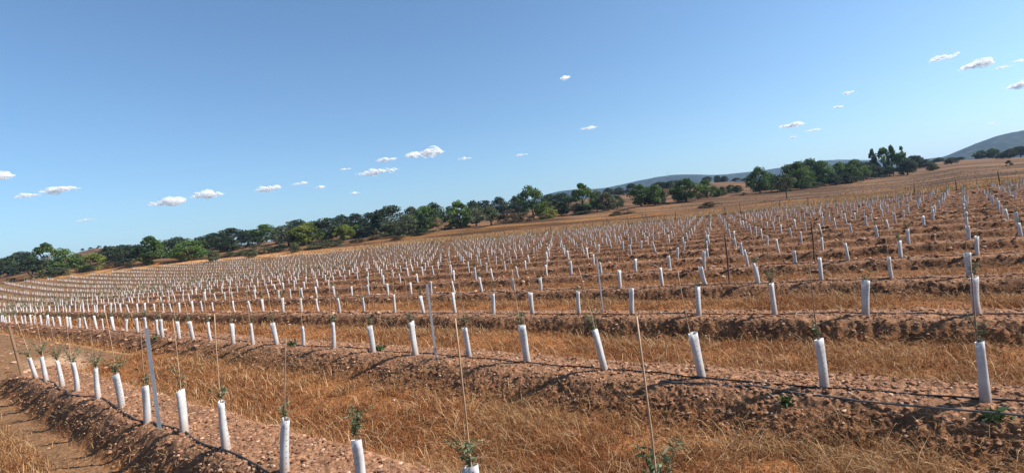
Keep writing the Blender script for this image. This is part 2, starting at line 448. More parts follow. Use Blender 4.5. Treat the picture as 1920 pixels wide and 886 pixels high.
# golden fringe behind the planting and pasture tufts
g = np.random.default_rng(31); n = 150000
a = HEAD + np.radians((g.random(n) * 2 - 1) * 48); e = edge_r(a); d = .3 + 11 * g.random(n) ** 1.6; r = e + d
X = CAM[0] + r * np.sin(a); Y = CAM[1] + r * np.cos(a)
k = g.random(n) < sst(-1.05, -.75, a) * (.35 + .8 * fbm(X * .25, Y * .25, 141, 3)) ; X, Y, r, a = X[k], Y[k], r[k], a[k]
Hh = (.22 + .45 * g.random(len(X))) * (.5 + fbm(X * .2, Y * .2, 143, 2))
C = np.array([(.42, .26, .12), (.34, .195, .08), (.48, .33, .17), (.19, .095, .045)])[g.choice(4, len(X), p=[.4, .3, .2, .1])] * (.75 + .5 * g.random((len(X), 1)))
blades('tall_grass', X, Y, Hh, np.full(len(X), .07), C, g, .3, 'golden tall grass fringe along the far edge of the planting')
g = np.random.default_rng(32); n = 26000
a = HEAD + np.radians((g.random(n) * 2 - 1) * 48); e = edge_r(a); d = 13 + 120 * g.random(n) ** 1.3; r = e + d
X = CAM[0] + r * np.sin(a); Y = CAM[1] + r * np.cos(a)
k = g.random(n) < sst(.45, .62, fbm(X * .08, Y * .25, 151, 3)); X, Y = X[k], Y[k]
blades('pasture_grass', X, Y, .08 + .16 * g.random(len(X)), np.full(len(X), .14), np.array([(.17, .11, .06)]) * (.6 + .7 * g.random((len(X), 1))), g, .3, 'sparse dry tufts on the pasture behind the planting')

# ------------------------------------------------------------------ guards, stakes, saplings
def guard_mesh(seed, n=16, far=False):
    g = np.random.default_rng(seed)
    H = .53; rings = 9 if not far else 2
    V = []; F = []
    fl = .85 + .3 * g.random(); ph = g.random() * 6.28; bend = (g.random() - .5) * .034; dent = g.random() * 6.28; tw = (g.random() - .5) * .5
    for side, rr in ((0, 0), (1, -.0022)):
        for i in range(rings):
            t = i / (rings - 1); z = -.03 + H * t
            rad = .0435 * (1 + .10 * (1 - t) ** 2 - .05 * t) + rr
            el = .27 * (t ** 1.5) * fl + .05
            for q in range(n):
                a = 2 * math.pi * q / n
                rd = rad * (1 + el * math.cos(2 * (a - ph - tw * t))) * (1 - .12 * math.exp(-((t - .35) / .2) ** 2) * max(0, math.cos(a - dent)) ** 3)
                zz = z + (.010 * math.sin(a + dent) if i == rings - 1 else 0)
                V.append((rd * math.cos(a) + bend * math.sin(math.pi * t), rd * math.sin(a), zz))
        o = side * rings * n
        for i in range(rings - 1):
            for q in range(n):
                f = (o + i * n + q, o + i * n + (q + 1) % n, o + (i + 1) * n + (q + 1) % n, o + (i + 1) * n + q)
                F.append(f if side == 0 else f[::-1])
        if far: return np.array(V), np.array(F)
    o = rings * n; tI = (rings - 1) * n
    for q in range(n): F.append((tI + q, tI + (q + 1) % n, o + tI + (q + 1) % n, o + tI + q))
    return np.array(V), np.array(F)
GUARDS = [npmesh('guard', *guard_mesh(s), None, True, [M_tube]) for s in range(8)]

def stake_mesh(seed, H, r0, m, knots=True, taper=.8):
    g = np.random.default_rng(seed); n = 9
    z = np.linspace(-.12, H, n); bx = (g.random() - .5) * .05; by = (g.random() - .5) * .03
    P = np.stack([bx * np.sin(z / H * 2.6), by * np.sin(z / H * 3.0), z], -1)
    R_ = r0 * (1 - (1 - taper) * np.linspace(0, 1, n))
    if knots: R_ = R_ * (1 + .12 * (np.arange(n) % 2))
    V, F = tube_pts(P, R_, 7); b = MB(); b.add(V, F); return b.mesh('stake', m, True)
STAKES = [stake_mesh(s, 1.20 + .045 * s, .0062, M_cane if s % 3 else M_cane2) for s in range(6)]

def sapling_parts(seed, spread=.10, nst=4, H=.25, nl=26):
    g = np.random.default_rng(seed); sb = MB(); LV = []; LC = []
    V, F = tube_pts([(0, 0, 0), (.004, 0, .25), (.0, .004, .50)], [.006, .005, .004], 5); sb.add(V, F)
    for s in range(nst):
        a = g.random() * 6.28; sp = spread * 1.25 * (.25 + .9 * g.random()); h = H * (.55 + .6 * g.random())
        pts = [np.array([0, 0, .46]) + np.array([math.cos(a) * sp * t ** 1.3, math.sin(a) * sp * t ** 1.3, .04 + h * t - .03 * t * t]) for t in np.linspace(0, 1, 6)]
        V, F = tube_pts(pts, np.linspace(.003, .0012, 6), 4); sb.add(V, F)
        for l in range(nl):
            t = .12 + .88 * g.random(); p = np.array([0, 0, .46]) + np.array([math.cos(a) * sp * t ** 1.3, math.sin(a) * sp * t ** 1.3, .04 + h * t - .03 * t * t])
            b = g.random() * 6.28; el = -.2 + 1.2 * g.random(); L = .028 + .03 * g.random()
            d = np.array([math.cos(b) * math.cos(el), math.sin(b) * math.cos(el), math.sin(el)]); w = np.cross(d, g.normal(size=3)); w /= np.linalg.norm(w); w *= .0065
            LV += [p, p + d * L * .5 + w, p + d * L, p + d * L * .5 - w]
            c = np.array([(.10, .135, .06), (.16, .19, .11), (.075, .11, .045)][g.integers(3)]) * (.8 + .4 * g.random()); LC += [c] * 4
    n = len(LV) // 4
    leaves = npmesh('leaves', np.array(LV), np.arange(n * 4).reshape(n, 4), np.array(LC), False, [M_olive])
    return sb.mesh('stem', M_bark), leaves
SAPS = [sapling_parts(50 + s, .06 + .02 * (s % 4), 3 + s % 4, .15 + .05 * (s % 5), 18 + 3 * (s % 4)) for s in range(8)]
BUSHY = [sapling_parts(80 + s, .20, 9, .34, 22) for s in range(3)]

A_ = [(-3.94, -1.04), (-4.93, -1.04), (-5.95, -1.03), (-6.82, -1.05), (-7.92, -1.03), (-8.92, -1.03), (-10.04, -1.03), (-10.94, -1.03), (-11.91, -1.04), (-12.73, -1.04)]
B_ = [(-0.01, -0.01), (-0.98, 0), (-1.97, 0), (-3.0, .01), (-4.07, .03), (-5.08, .05), (-5.97, 0), (-6.91, -.01), (-7.92, -.02), (-8.96, 0), (-9.85, -.01), (-10.56, -.05), (-11.35, -.06), (-12.43, -.06), (-13.31, -.07), (-14.04, -.08), (-15.22, -.07)]
C_ = [(0, .99), (-1.02, .99), (-2.03, .98), (-3.04, .98), (-4.15, 1.01), (-5.15, 1.02), (-6.15, 1.02), (-7.05, 1.0), (-8.16, 1.02), (-9.17, 1.03), (-10.16, 1.03), (-11.44, 1.05), (-12.46, 1.04), (-13.51, 1.05), (-14.4, 1.05), (-15.38, 1.04), (-16.6, 1.04), (-17.44, 1.04), (-18.6, 1.04)]
A_ = [(0.02, -1.04), (-1.0, -1.03), (-2.0, -1.04), (-3.0, -1.04)] + A_
leanA = [.0, .03, .02, .04, .12, .015, .037, .03, -.02, .015, 0, -.08, -.035, -.2]
leanB = [.035, 0, -.075, -.125, -.035, -.035, -.025, -.035, .07, .05, -.08, .025, .07]
leanC = [.025, .095, 0, .065, .105, .075, .005, .07, 0, -.075]
plants = []     # x, y, row, lean
rj = np.random.default_rng(5)
for row, L, ln in ((-1, A_, leanA), (0, B_, leanB), (1, C_, leanC)):
    for q, (j, i) in enumerate(L):
        plants.append((j * SX, i * SY, row, ln[q] if q < len(ln) else rj.normal() * .05))
for row in range(0, 60):
    y0 = row * SY
    start = {0: -16, 1: -20}.get(row, 40)
    ph = rj.normal() * .03
    for j in range(start, -260, -1):
        if row < 2 and j > start: continue
        if row >= 2 and rj.random() < .08: continue
        plants.append((j * SX + rj.normal() * .07, y0 + rj.normal() * .07 + ph, row, rj.normal() * .07))
P = np.array(plants)
rt_ = [(1.25 * SX * k, r_ * SY, r_) for r_ in (0, 1) for k in (1, 2)]
a, r = azr(P[:, 0], P[:, 1])
k = (r < edge_r(a) - .8) & (P[:, 1] > -5)
P = P[k]; a, r = azr(P[:, 0], P[:, 1])
Z = ground(P[:, 0], P[:, 1]) - np.where(P[:, 2] >= 2, .10 * np.random.default_rng(4).random(len(P)) ** 1.5, 0); u, v, d = project(np.stack([P[:, 0], P[:, 1], Z + .9], -1)); u2, v2, _ = project(np.stack([P[:, 0], P[:, 1], Z + .3], -1))
k = (d > .5) & (u > -90) & (u < 2010) & ((v < 900) | (v2 < 900)) 
P, Z, r, u, d = P[k], Z[k], r[k], u[k], d[k]
inv = (u > 2) & (u < 1918)
order = np.lexsort((r, ~inv)); P, Z, r, u, inv = P[order], Z[order], r[order], u[order], inv[order]
NI = 300
ORD = ['zeroth', 'front', 'second', 'third', 'fourth', 'fifth', 'sixth', 'seventh', 'eighth', 'ninth', 'tenth', 'eleventh', 'twelfth', 'thirteenth', 'fourteenth', 'fifteenth', 'sixteenth', 'seventeenth', 'eighteenth', 'nineteenth', 'twentieth']
def ordn(n):
    w = ['', 'first', 'second', 'third', 'fourth', 'fifth', 'sixth', 'seventh', 'eighth', 'ninth', 'tenth', 'eleventh', 'twelfth', 'thirteenth', 'fourteenth', 'fifteenth', 'sixteenth', 'seventeenth', 'eighteenth', 'nineteenth']
    if n < 20: return w[n]
    t = ['', '', 'twent', 'thirt', 'fort', 'fift', 'sixt', 'sevent', 'eight', 'ninet'][n // 10]
    return t + 'ieth' if n % 10 == 0 else t + 'y-' + w[n % 10]
# number of each plant in its row, counted from the right end of what the picture shows
num = {}
for row in set(P[:, 2]):
    ii = [i for i in range(len(P)) if P[i, 2] == row and inv[i]]
    for q, i in enumerate(sorted(ii, key=lambda i: -P[i, 0])): num[i] = q + 1
gs = np.random.default_rng(9)
restg = []; rests = []; restp = []
def tilt(o, lean, lean2, rot):
    axis = Vector((-RIGHT[1], RIGHT[0], 0))       # lean > 0: to the right as seen from the camera
    axis = Vector((RIGHT[1] * -1, RIGHT[0], 0))
    o.rotation_euler = (Matrix.Rotation(lean, 4, axis) @ Matrix.Rotation(lean2, 4, Vector((RIGHT[0], RIGHT[1], 0))) @ Matrix.Rotation(rot, 4, 'Z')).to_euler()
def tint(i): return ['the front row', 'the second row', 'the third row', 'the fourth row', 'the fifth row', 'the sixth row'][i] if i < 6 else 'row ' + str(i)
cnt = 0
for i in range(len(P)):
    x, y, row, lean = P[i]; z = Z[i]; row = int(row)
    hasstake = gs.random() < (.95 if row < 1 else .75); hassap = gs.random() < (.92 if row < 1 else .55)
    ln2 = gs.normal() * .03; rot = gs.random() * 6.28; sc = 1 + gs.normal() * .05
    if cnt < NI and inv[i]:
        cnt += 1
        where = f'in the {"front" if row == -1 else ordn(row + 2)} row, {ordn(num[i])} from the right'
        look = 'leaning ' if abs(lean) > .09 else ('narrow ' if sc < .95 else '')
        o = add('tree_guard', GUARDS[gs.integers(8)], None, (x, y, z), f'{look}white plastic tree guard {where}', 'tree guard', 'white tree guards planted in rows')
        tilt(o, lean, ln2, rot); o.scale = (sc, sc, sc * (1 + gs.normal() * .03))
        if hasstake:
            s = add('cane_stake', STAKES[gs.integers(6)], None, (x + gs.normal() * .008, y + gs.normal() * .008, z), f'cane stake of the guard {where}', 'stake', 'cane stakes in the tree guards')
            tilt(s, lean + gs.normal() * .012, ln2 + gs.normal() * .012, rot)
            if row == -1 and x > -.5: s.data = stake_mesh(77, 1.52, .0095, M_cane2); tilt(s, .0, 0, 0)
            
        if hassap and not (row == 0 and -2.7 < x < -2.2):
            bush = row == -1 and x < -9.5
            st, lv = (BUSHY if bush else SAPS)[gs.integers(3 if bush else 8)]
            lab = f'olive sapling in the guard {where}'
            if cnt < 90:
                e = add('olive_sapling', None, None, (x, y, z), lab, 'sapling', 'olive saplings in the tree guards')
                add('stem', st, e); add('leaves', lv, e)
            else:
                e = add('olive_sapling', lv, None, (x, y, z), lab, 'sapling', 'olive saplings in the tree guards')
            tilt(e, lean, ln2, rot); e.scale = (sc,) * 3
    else:
        restg.append((x, y, z, lean, ln2, sc, rot))
        if hasstake: rests.append((x, y, z, lean * .3 + gs.normal() * .04, gs.normal() * .04, 1.22 + .25 * gs.random()))
        if hassap: restp.append((x, y, z))
# all the smaller, farther ones
def lean_apply(V, lean, ln2):
    out = V.copy(); out[:, 0] += V[:, 2] * (lean * RIGHT[0] - ln2 * RIGHT[1]); out[:, 1] += V[:, 2] * (lean * RIGHT[1] + ln2 * RIGHT[0]); return out
gv, gf = guard_mesh(3, 8, True); VV = []; FF = []; o_ = 0
for (x, y, z, l1, l2, sc, rot) in restg:
    c_, s_ = math.cos(rot), math.sin(rot); q = gv * sc; q = np.stack([q[:, 0] * c_ - q[:, 1] * s_, q[:, 0] * s_ + q[:, 1] * c_, q[:, 2]], -1)
    VV.append(lean_apply(q, l1, l2) + [x, y, z]); FF.append(gf + o_); o_ += len(gv)
me = npmesh('distant_guards', np.concatenate(VV), np.concatenate(FF), None, True, [M_tube])
# the tube texture lives in each tube's own space; the far ones use plain white plastic
M_tube2, _, _ = mat('white_plastic_far', (.46, .445, .435), .45, .4); me.materials.clear(); me.materials.append(M_tube2)
add('distant_tree_guards', me, label='hundreds of white tree guards dwindling towards the tree line', cat='tree guards', kind='stuff')
VV = []; FF = []; o_ = 0
for (x, y, z, l1, l2, h) in rests:
    w = .0065
    q = np.array([(-w, -w, 0), (w, -w, 0), (w, w, 0), (-w, w, 0), (-w, -w, h), (w, -w, h), (w, w, h), (-w, w, h)], float)
    VV.append(lean_apply(q, l1, l2) + [x, y, z]); FF.append(np.array([(0, 1, 5, 4), (1, 2, 6, 5), (2, 3, 7, 6), (3, 0, 4, 7), (4, 5, 6, 7)]) + o_); o_ += 8
add('distant_stakes', npmesh('distant_stakes', np.concatenate(VV), np.concatenate(FF), None, False, [M_cane2]), label='thin cane stakes of the far rows', cat='stakes', kind='stuff')
g = np.random.default_rng(61); S = np.array(restp); nl = 16; n = len(S) * nl
B0 = np.repeat(S, nl, 0) + np.stack([g.normal(size=n) * .08, g.normal(size=n) * .08, .50 + .3 * g.random(n)], -1)
fb = 1 + .9 * sst(-22, -70, B0[:, :1]); dv = g.normal(size=(n, 3)) * .038 * fb; wv = g.normal(size=(n, 3)) * .016 * fb
V = np.stack([B0 - dv, B0 + wv, B0 + dv, B0 - wv], 1).reshape(-1, 3)
Cc = np.array([(.16, .16, .095)]) * (.7 + .6 * g.random((n, 1)))
add('distant_saplings', npmesh('distant_saplings', V, np.arange(n * 4).reshape(n, 4), np.repeat(Cc, 4, 0), False, [M_olive]), label='grey-green olive saplings of the far rows', cat='saplings', kind='stuff')

# ------------------------------------------------------------------ posts
def on_plane(x, y, z=0.0):
    d = RW @ np.array([(x - 960) / FPX, (y - 443) / FPX, 1.0]); t = (z - CAM[2]) / d[2]; return CAM + d * t
def metal_post(px, py, h, label, lean=0):
    p = on_plane(px, py); b = MB(); w = .022
    prof = [(-w, -w), (w, -w), (w, -w + .006), (-w + .006, -w + .006), (-w + .006, w), (-w, w)]  # angle iron
    V = [(x, y, z) for z in (-.1, h) for x, y in prof]; n = 6
    F = [(k, (k + 1) % n, n + (k + 1) % n, n + k) for k in range(n)] + [tuple(range(n, 2 * n))]
    b.add(V, F)
    o = add('metal_post', b.mesh('metal_post', M_steel), None, (p[0], p[1], g1(p[0], p[1])), label, 'metal post', 'grey metal posts in the rows')
    tilt(o, lean, 0, HEAD * -1 + .3)
    return o
metal_post(300, 801, 1.29, 'grey metal post leaning a little in the front row')
metal_post(818, 671.5, 1.22, 'grey metal post in the second row, left of the middle').scale = (.8, .8, 1)
metal_post(1131, 584, 1.12, 'grey metal post in the third row, right of the middle').scale = (.6, .6, 1)
def wood_post(name, p, h, rad, m, label, l1, l2=0, group=None):
    b = MB(); V, F = tube_pts([(0, 0, -.1), (.006, 0, h * .5), (0, .008, h)], [rad, rad * .97, rad * .9], 9); b.add(V, F)
    o = add(name, b.mesh(name, m, True), None, (p[0], p[1], g1(p[0], p[1])), label, 'wooden post', group); tilt(o, l1, l2, 0); return o
wood_post('wooden_post', on_plane(43, 706), 1.22, .032, M_wood, 'thick weathered wooden post at the end of the front row', -.14)
for (x, y, h, lab, l1) in ((1368, 531, 1.2, 'dark wooden post standing in the fourth row', .02), (1528, 491, 1.15, 'dark wooden post standing in the fifth row', .02),
                                                      (127, 566, 1.3, 'dark post leaning in the left end of the fourth row', .02), (219, 551, 1.3, 'dark post in the sixth row at the left', 0.03)):
    wood_post('wooden_post', on_plane(x, y), h, .022, M_dwood, lab, l1, 0, 'dark wooden posts in the rows')
# end posts on the far edge
ends = [(708, 12), (815, 3), (843, -9), (860, 14), (905, -6), (945, -12), (995, 4), (1022, -5), (1030, 3), (1060, 2), (1095, -4), (1107, 13), (1128, 12), (1137, 2), (1143, -14),
        (1180, -13), (1210, -13), (1216, -15), (1267, 2), (1362, -3), (1390, 3), (1465, 2), (1518, 4), (1720, 3), (1800, 1), (1883, 0)]
for q, (x, l) in enumerate(ends):
    aa = math.atan2(*(RW @ np.array([(x - 960) / FPX, -.03, 1.0]))[[0, 1]])
    rr = float(edge_r(aa)) + .4; p = (CAM[0] + rr * math.sin(aa), CAM[1] + rr * math.cos(aa))
    wood_post('end_post', p, 1.5 + .6 * rj.random(), .065, M_dwood, f'{"leaning" if abs(l) > 8 else "upright"} dark end post on the far edge of the planting, {ordn(q + 1)} from its left end', math.radians(l) + .0, rj.normal() * .05, 'dark end posts on the far edge')

# ------------------------------------------------------------------ irrigation hoses
def hose(name, pts, rad, m, label, group=None):
    b = MB(); V, F = tube_pts(pts, rad, 6); b.add(V, F)
    return add(name, b.mesh(name, m, True), label=label, cat='hose', group=group)
for row, x0, x1, nm in ((-1, -16.5, 2.2, 'front'), (0, -26, 4, 'second'), (1, -34, 7, 'third'), (2, -40, 10, 'fourth'), (3, -40, 12, 'fifth')):
    xs = np.arange(x0, x1, .16); w = (fbm(xs * .55, xs * 0 + row * 5., 200, 3) - .5)
    ys = row * SY + .02 + w * .30 - .05 + (-.13 if row == -1 else .02)
    zs = ground(xs, ys); zs = np.maximum(zs, (zs + np.roll(zs, 1) + np.roll(zs, -1)) / 3) + .012; zs[0] = zs[1]; zs[-1] = zs[-2]
    hose('irrigation_hose', np.stack([xs, ys, zs], -1), .010, M_hose, f'black irrigation hose lying along the {nm} ridge', 'black irrigation hoses on the ridges')
# grey hose hanging loosely in front of the second ridge
Q = [(1238, 716, -.02), (1300, 722, -.03), (1400, 731, -.04), (1500, 741, -.03), (1600, 750, -.02), (1700, 759, 0), (1840, 771, .02), (1920, 778, .02), (2050, 789, .02)]
pts = np.array([on_plane(*q) for q in Q]); tt = np.linspace(0, len(pts) - 1, 60)
pts = np.stack([np.interp(tt, np.arange(len(pts)), pts[:, k]) for k in range(3)], -1)
gz = ground(pts[:, 0], pts[:, 1]); pts[:, 2] = np.maximum(pts[:, 2], gz + .012); pts[0, 2] = gz[0]
hose('grey_hose', pts, .010, M_ghose, 'grey hose running along the front of the second ridge at the right')

# green weeds
def weed(x, y, h, label, z=0.):
    g = np.random.default_rng(int(x)); p = on_plane(x, y, z); n = 70
    b = g.normal(size=(n, 3)) * [h * .36, h * .36, h * .3]; b[:, 2] = np.abs(b[:, 2]) + .01
    d = g.normal(size=(n, 3)) * .028; w = g.normal(size=(n, 3)) * .010
    V = np.stack([b - d, b + w, b + d, b - w], 1).reshape(-1, 3); C = np.array([(.05, .09, .03)]) * (.7 + .6 * g.random((n, 1)))
    add('weed', npmesh('weed', V, np.arange(n * 4).reshape(n, 4), np.repeat(C, 4, 0), False, [M_leaf]), None, (p[0], p[1], g1(p[0], p[1])), label, 'weed', 'green weeds on the ridges')
weed(291, 633, .12, 'dark green weed beside the second row, right of the grey post top')
weed(712, 655, .13, 'low green weed on the second ridge, left of the middle')
weed(548, 648, .14, 'flat green weed on the second ridge between two guards')
weed(1868, 842, .12, 'small green weed in the alley by the lower right stake', -.3)
weed(1478, 800, .08, 'tiny green weed in the grass below the second ridge', -.3)

# ------------------------------------------------------------------ trees
PAL = {'holm': [(.036, .056, .028), (.056, .080, .036), (.028, .044, .026)], 'green': [(.06, .105, .028), (.095, .15, .035), (.042, .075, .024)],
       'lime': [(.14, .17, .03), (.19, .215, .042), (.09, .12, .03)], 'olive': [(.10, .12, .055), (.13, .145, .075), (.065, .085, .04)],
       'fresh': [(.09, .155, .035), (.13, .20, .05), (.06, .105, .028)], 'pale': [(.27, .21, .11), (.33, .26, .14), (.2, .15, .08)], 'brush': [(.12, .085, .05), (.15, .11, .06), (.08, .06, .035)]}
def crown_mesh(kind, shape, seed, nf=3000):
    """crown in a 1 x 1 x 1 box standing on z=0, leaf-sized faces gathered in clumps"""
    g = np.random.default_rng(seed)
    z0 = {'lone': .42, 'round': .13, 'open': .22, 'bush': .0, 'tall': .05, 'spire': .05}[shape]
    nc = {'lone': 26, 'round': 48, 'open': 30, 'bush': 28, 'tall': 52, 'spire': 34}[shape]
    cl = []
    while len(cl) < nc:
        t = g.random(); zc = z0 + (1 - z0) * t * .93
        if shape in ('round', 'open', 'lone'): prof = math.sin(math.pi * min(1, .18 + .80 * t)) ** .6
        elif shape == 'bush': prof = math.sqrt(max(0, 1 - t ** 2)) * 1.0
        elif shape == 'tall': prof = math.sin(math.pi * min(1, .12 + .84 * t)) ** .8 * (1.1 - .35 * t)
        else: prof = math.sin(math.pi * min(1, .22 + .5 * t)) ** .8 * (1.02 - t) ** .5
        a = g.random() * 6.28; rr = .5 * prof * (.35 + .65 * g.random() ** .5)
        cr = (.07 + .075 * g.random()) * (1.15 if shape not in ('spire', 'tall') else .75)
        rr = max(0, rr - cr * .7)
        cl.append((rr * math.cos(a), rr * math.sin(a), min(zc, 1 - cr * .7), cr, g.random()))
    cl = np.array(cl); which = g.choice(nc, nf, p=(cl[:, 3] ** 2) / (cl[:, 3] ** 2).sum())
    q = g.normal(size=(nf, 3)); q /= np.linalg.norm(q, axis=1)[:, None]
    q *= (.45 + .65 * g.random((nf, 1)) ** .5) * cl[which, 3][:, None]; q[:, 2] *= .8
    c = cl[which, :3] + q; c[:, 2] = np.maximum(c[:, 2], .01 if shape == 'bush' else z0 * .7)
    c[:, :2] *= .47 / np.percentile(np.abs(c[:, :2]), 97); c[:, 2] *= .985 / np.percentile(c[:, 2], 99.6)
    s = .025 * (.6 + .9 * g.random((nf, 1))) * (1.25 if nf < 2500 else 1)
    t1 = g.normal(size=(nf, 3)); t1 /= np.linalg.norm(t1, axis=1)[:, None]
    t2 = np.cross(t1, g.normal(size=(nf, 3))); t2 /= np.linalg.norm(t2, axis=1)[:, None]
    V = np.stack([c - t1 * s, c + t2 * s * .8, c + t1 * s, c - t2 * s * .8], 1).reshape(-1, 3)
    pal = np.array(PAL[kind]); base = pal[(cl[which, 4] * 2.999).astype(int)]
    C = base * (.75 + .5 * g.random((nf, 1)))
    return npmesh('crown', V, np.arange(nf * 4).reshape(nf, 4), np.repeat(C, 4, 0), False, [M_leaf])
def trunk_mesh(shape, seed):
    g = np.random.default_rng(seed); b = MB(); zt = {'lone': .55, 'round': .34, 'open': .38, 'bush': .12, 'tall': .45, 'spire': .6}[shape]
    V, F = tube_pts([(0, 0, -.04), (.012, 0, zt * .5), (0, .012, zt)], [.042, .030, .024], 8); b.add(V, F)
    for k in range(6 if shape != 'bush' else 4):
        a = k * 1.05 + g.random(); o = .16 + .18 * g.random(); z1 = zt + (.9 - zt) * (.4 + .5 * g.random())
        V, F = tube_pts([(0, 0, zt * (.65 + .3 * g.random())), (o * .6 * math.cos(a), o * .6 * math.sin(a), (zt + z1) / 2), (o * math.cos(a), o * math.sin(a), z1)], [.02, .013, .005], 5); b.add(V, F)
    return b.mesh('trunk', M_bark, True)
_pc = {}
def proto(kind, shape, v):
    if (kind, shape, v) not in _pc:
        h = sum(map(ord, kind + shape)) * 7 + v; nf = {'lone': 2600, 'open': 2600, 'round': 4600, 'bush': 3000, 'tall': 4600, 'spire': 2300}[shape]
        _pc[(kind, shape, v)] = (crown_mesh(kind, shape, h, nf), trunk_mesh(shape, h))
    return _pc[(kind, shape, v)]
def hit(x, y, d0, d1):
    ds = np.linspace(d0, d1, 400); dr = RW @ np.array([(x - 960) / FPX, (y - 443) / FPX, 1.0])
    Pp = CAM + ds[:, None] * dr; gz = ground(Pp[:, 0], Pp[:, 1], False); b = np.where(Pp[:, 2] < gz)[0]
    return ds[b[0]] if len(b) else None
def tree(kind, shape, x, yb, w, yt, depth, name, label, cat='tree', group='trees along the far edge of the fields'):
    d = hit(x, yb, depth * .72, depth * 1.35) or depth
    p = pix(x, yb, d); gz = g1(p[0], p[1]); s = d / FPX
    top = pix(x - .125 * (yb - yt), yt, d)[2]; h = max(.6, top - gz)
    k = random.randrange(3)
    e = add(name, None, None, (p[0], p[1], gz - .05), label, cat, group)
    cm, tm = proto(kind, shape, k)
    wd = w * s * 1.12
    if shape == 'bush' and cat == 'bush':
        bpy.data.objects.remove(e); e = add(name, cm, None, (p[0], p[1], gz - .05), label, cat, group)
    else:
        add('trunk', tm, e); add('crown', cm, e)
    e.rotation_euler = (0, 0, random.random() * 6.28); e.scale = (wd, wd, h)
HO, GR, LI, OL, FR, PA, BR = 'holm', 'green', 'lime', 'olive', 'fresh', 'pale', 'brush'
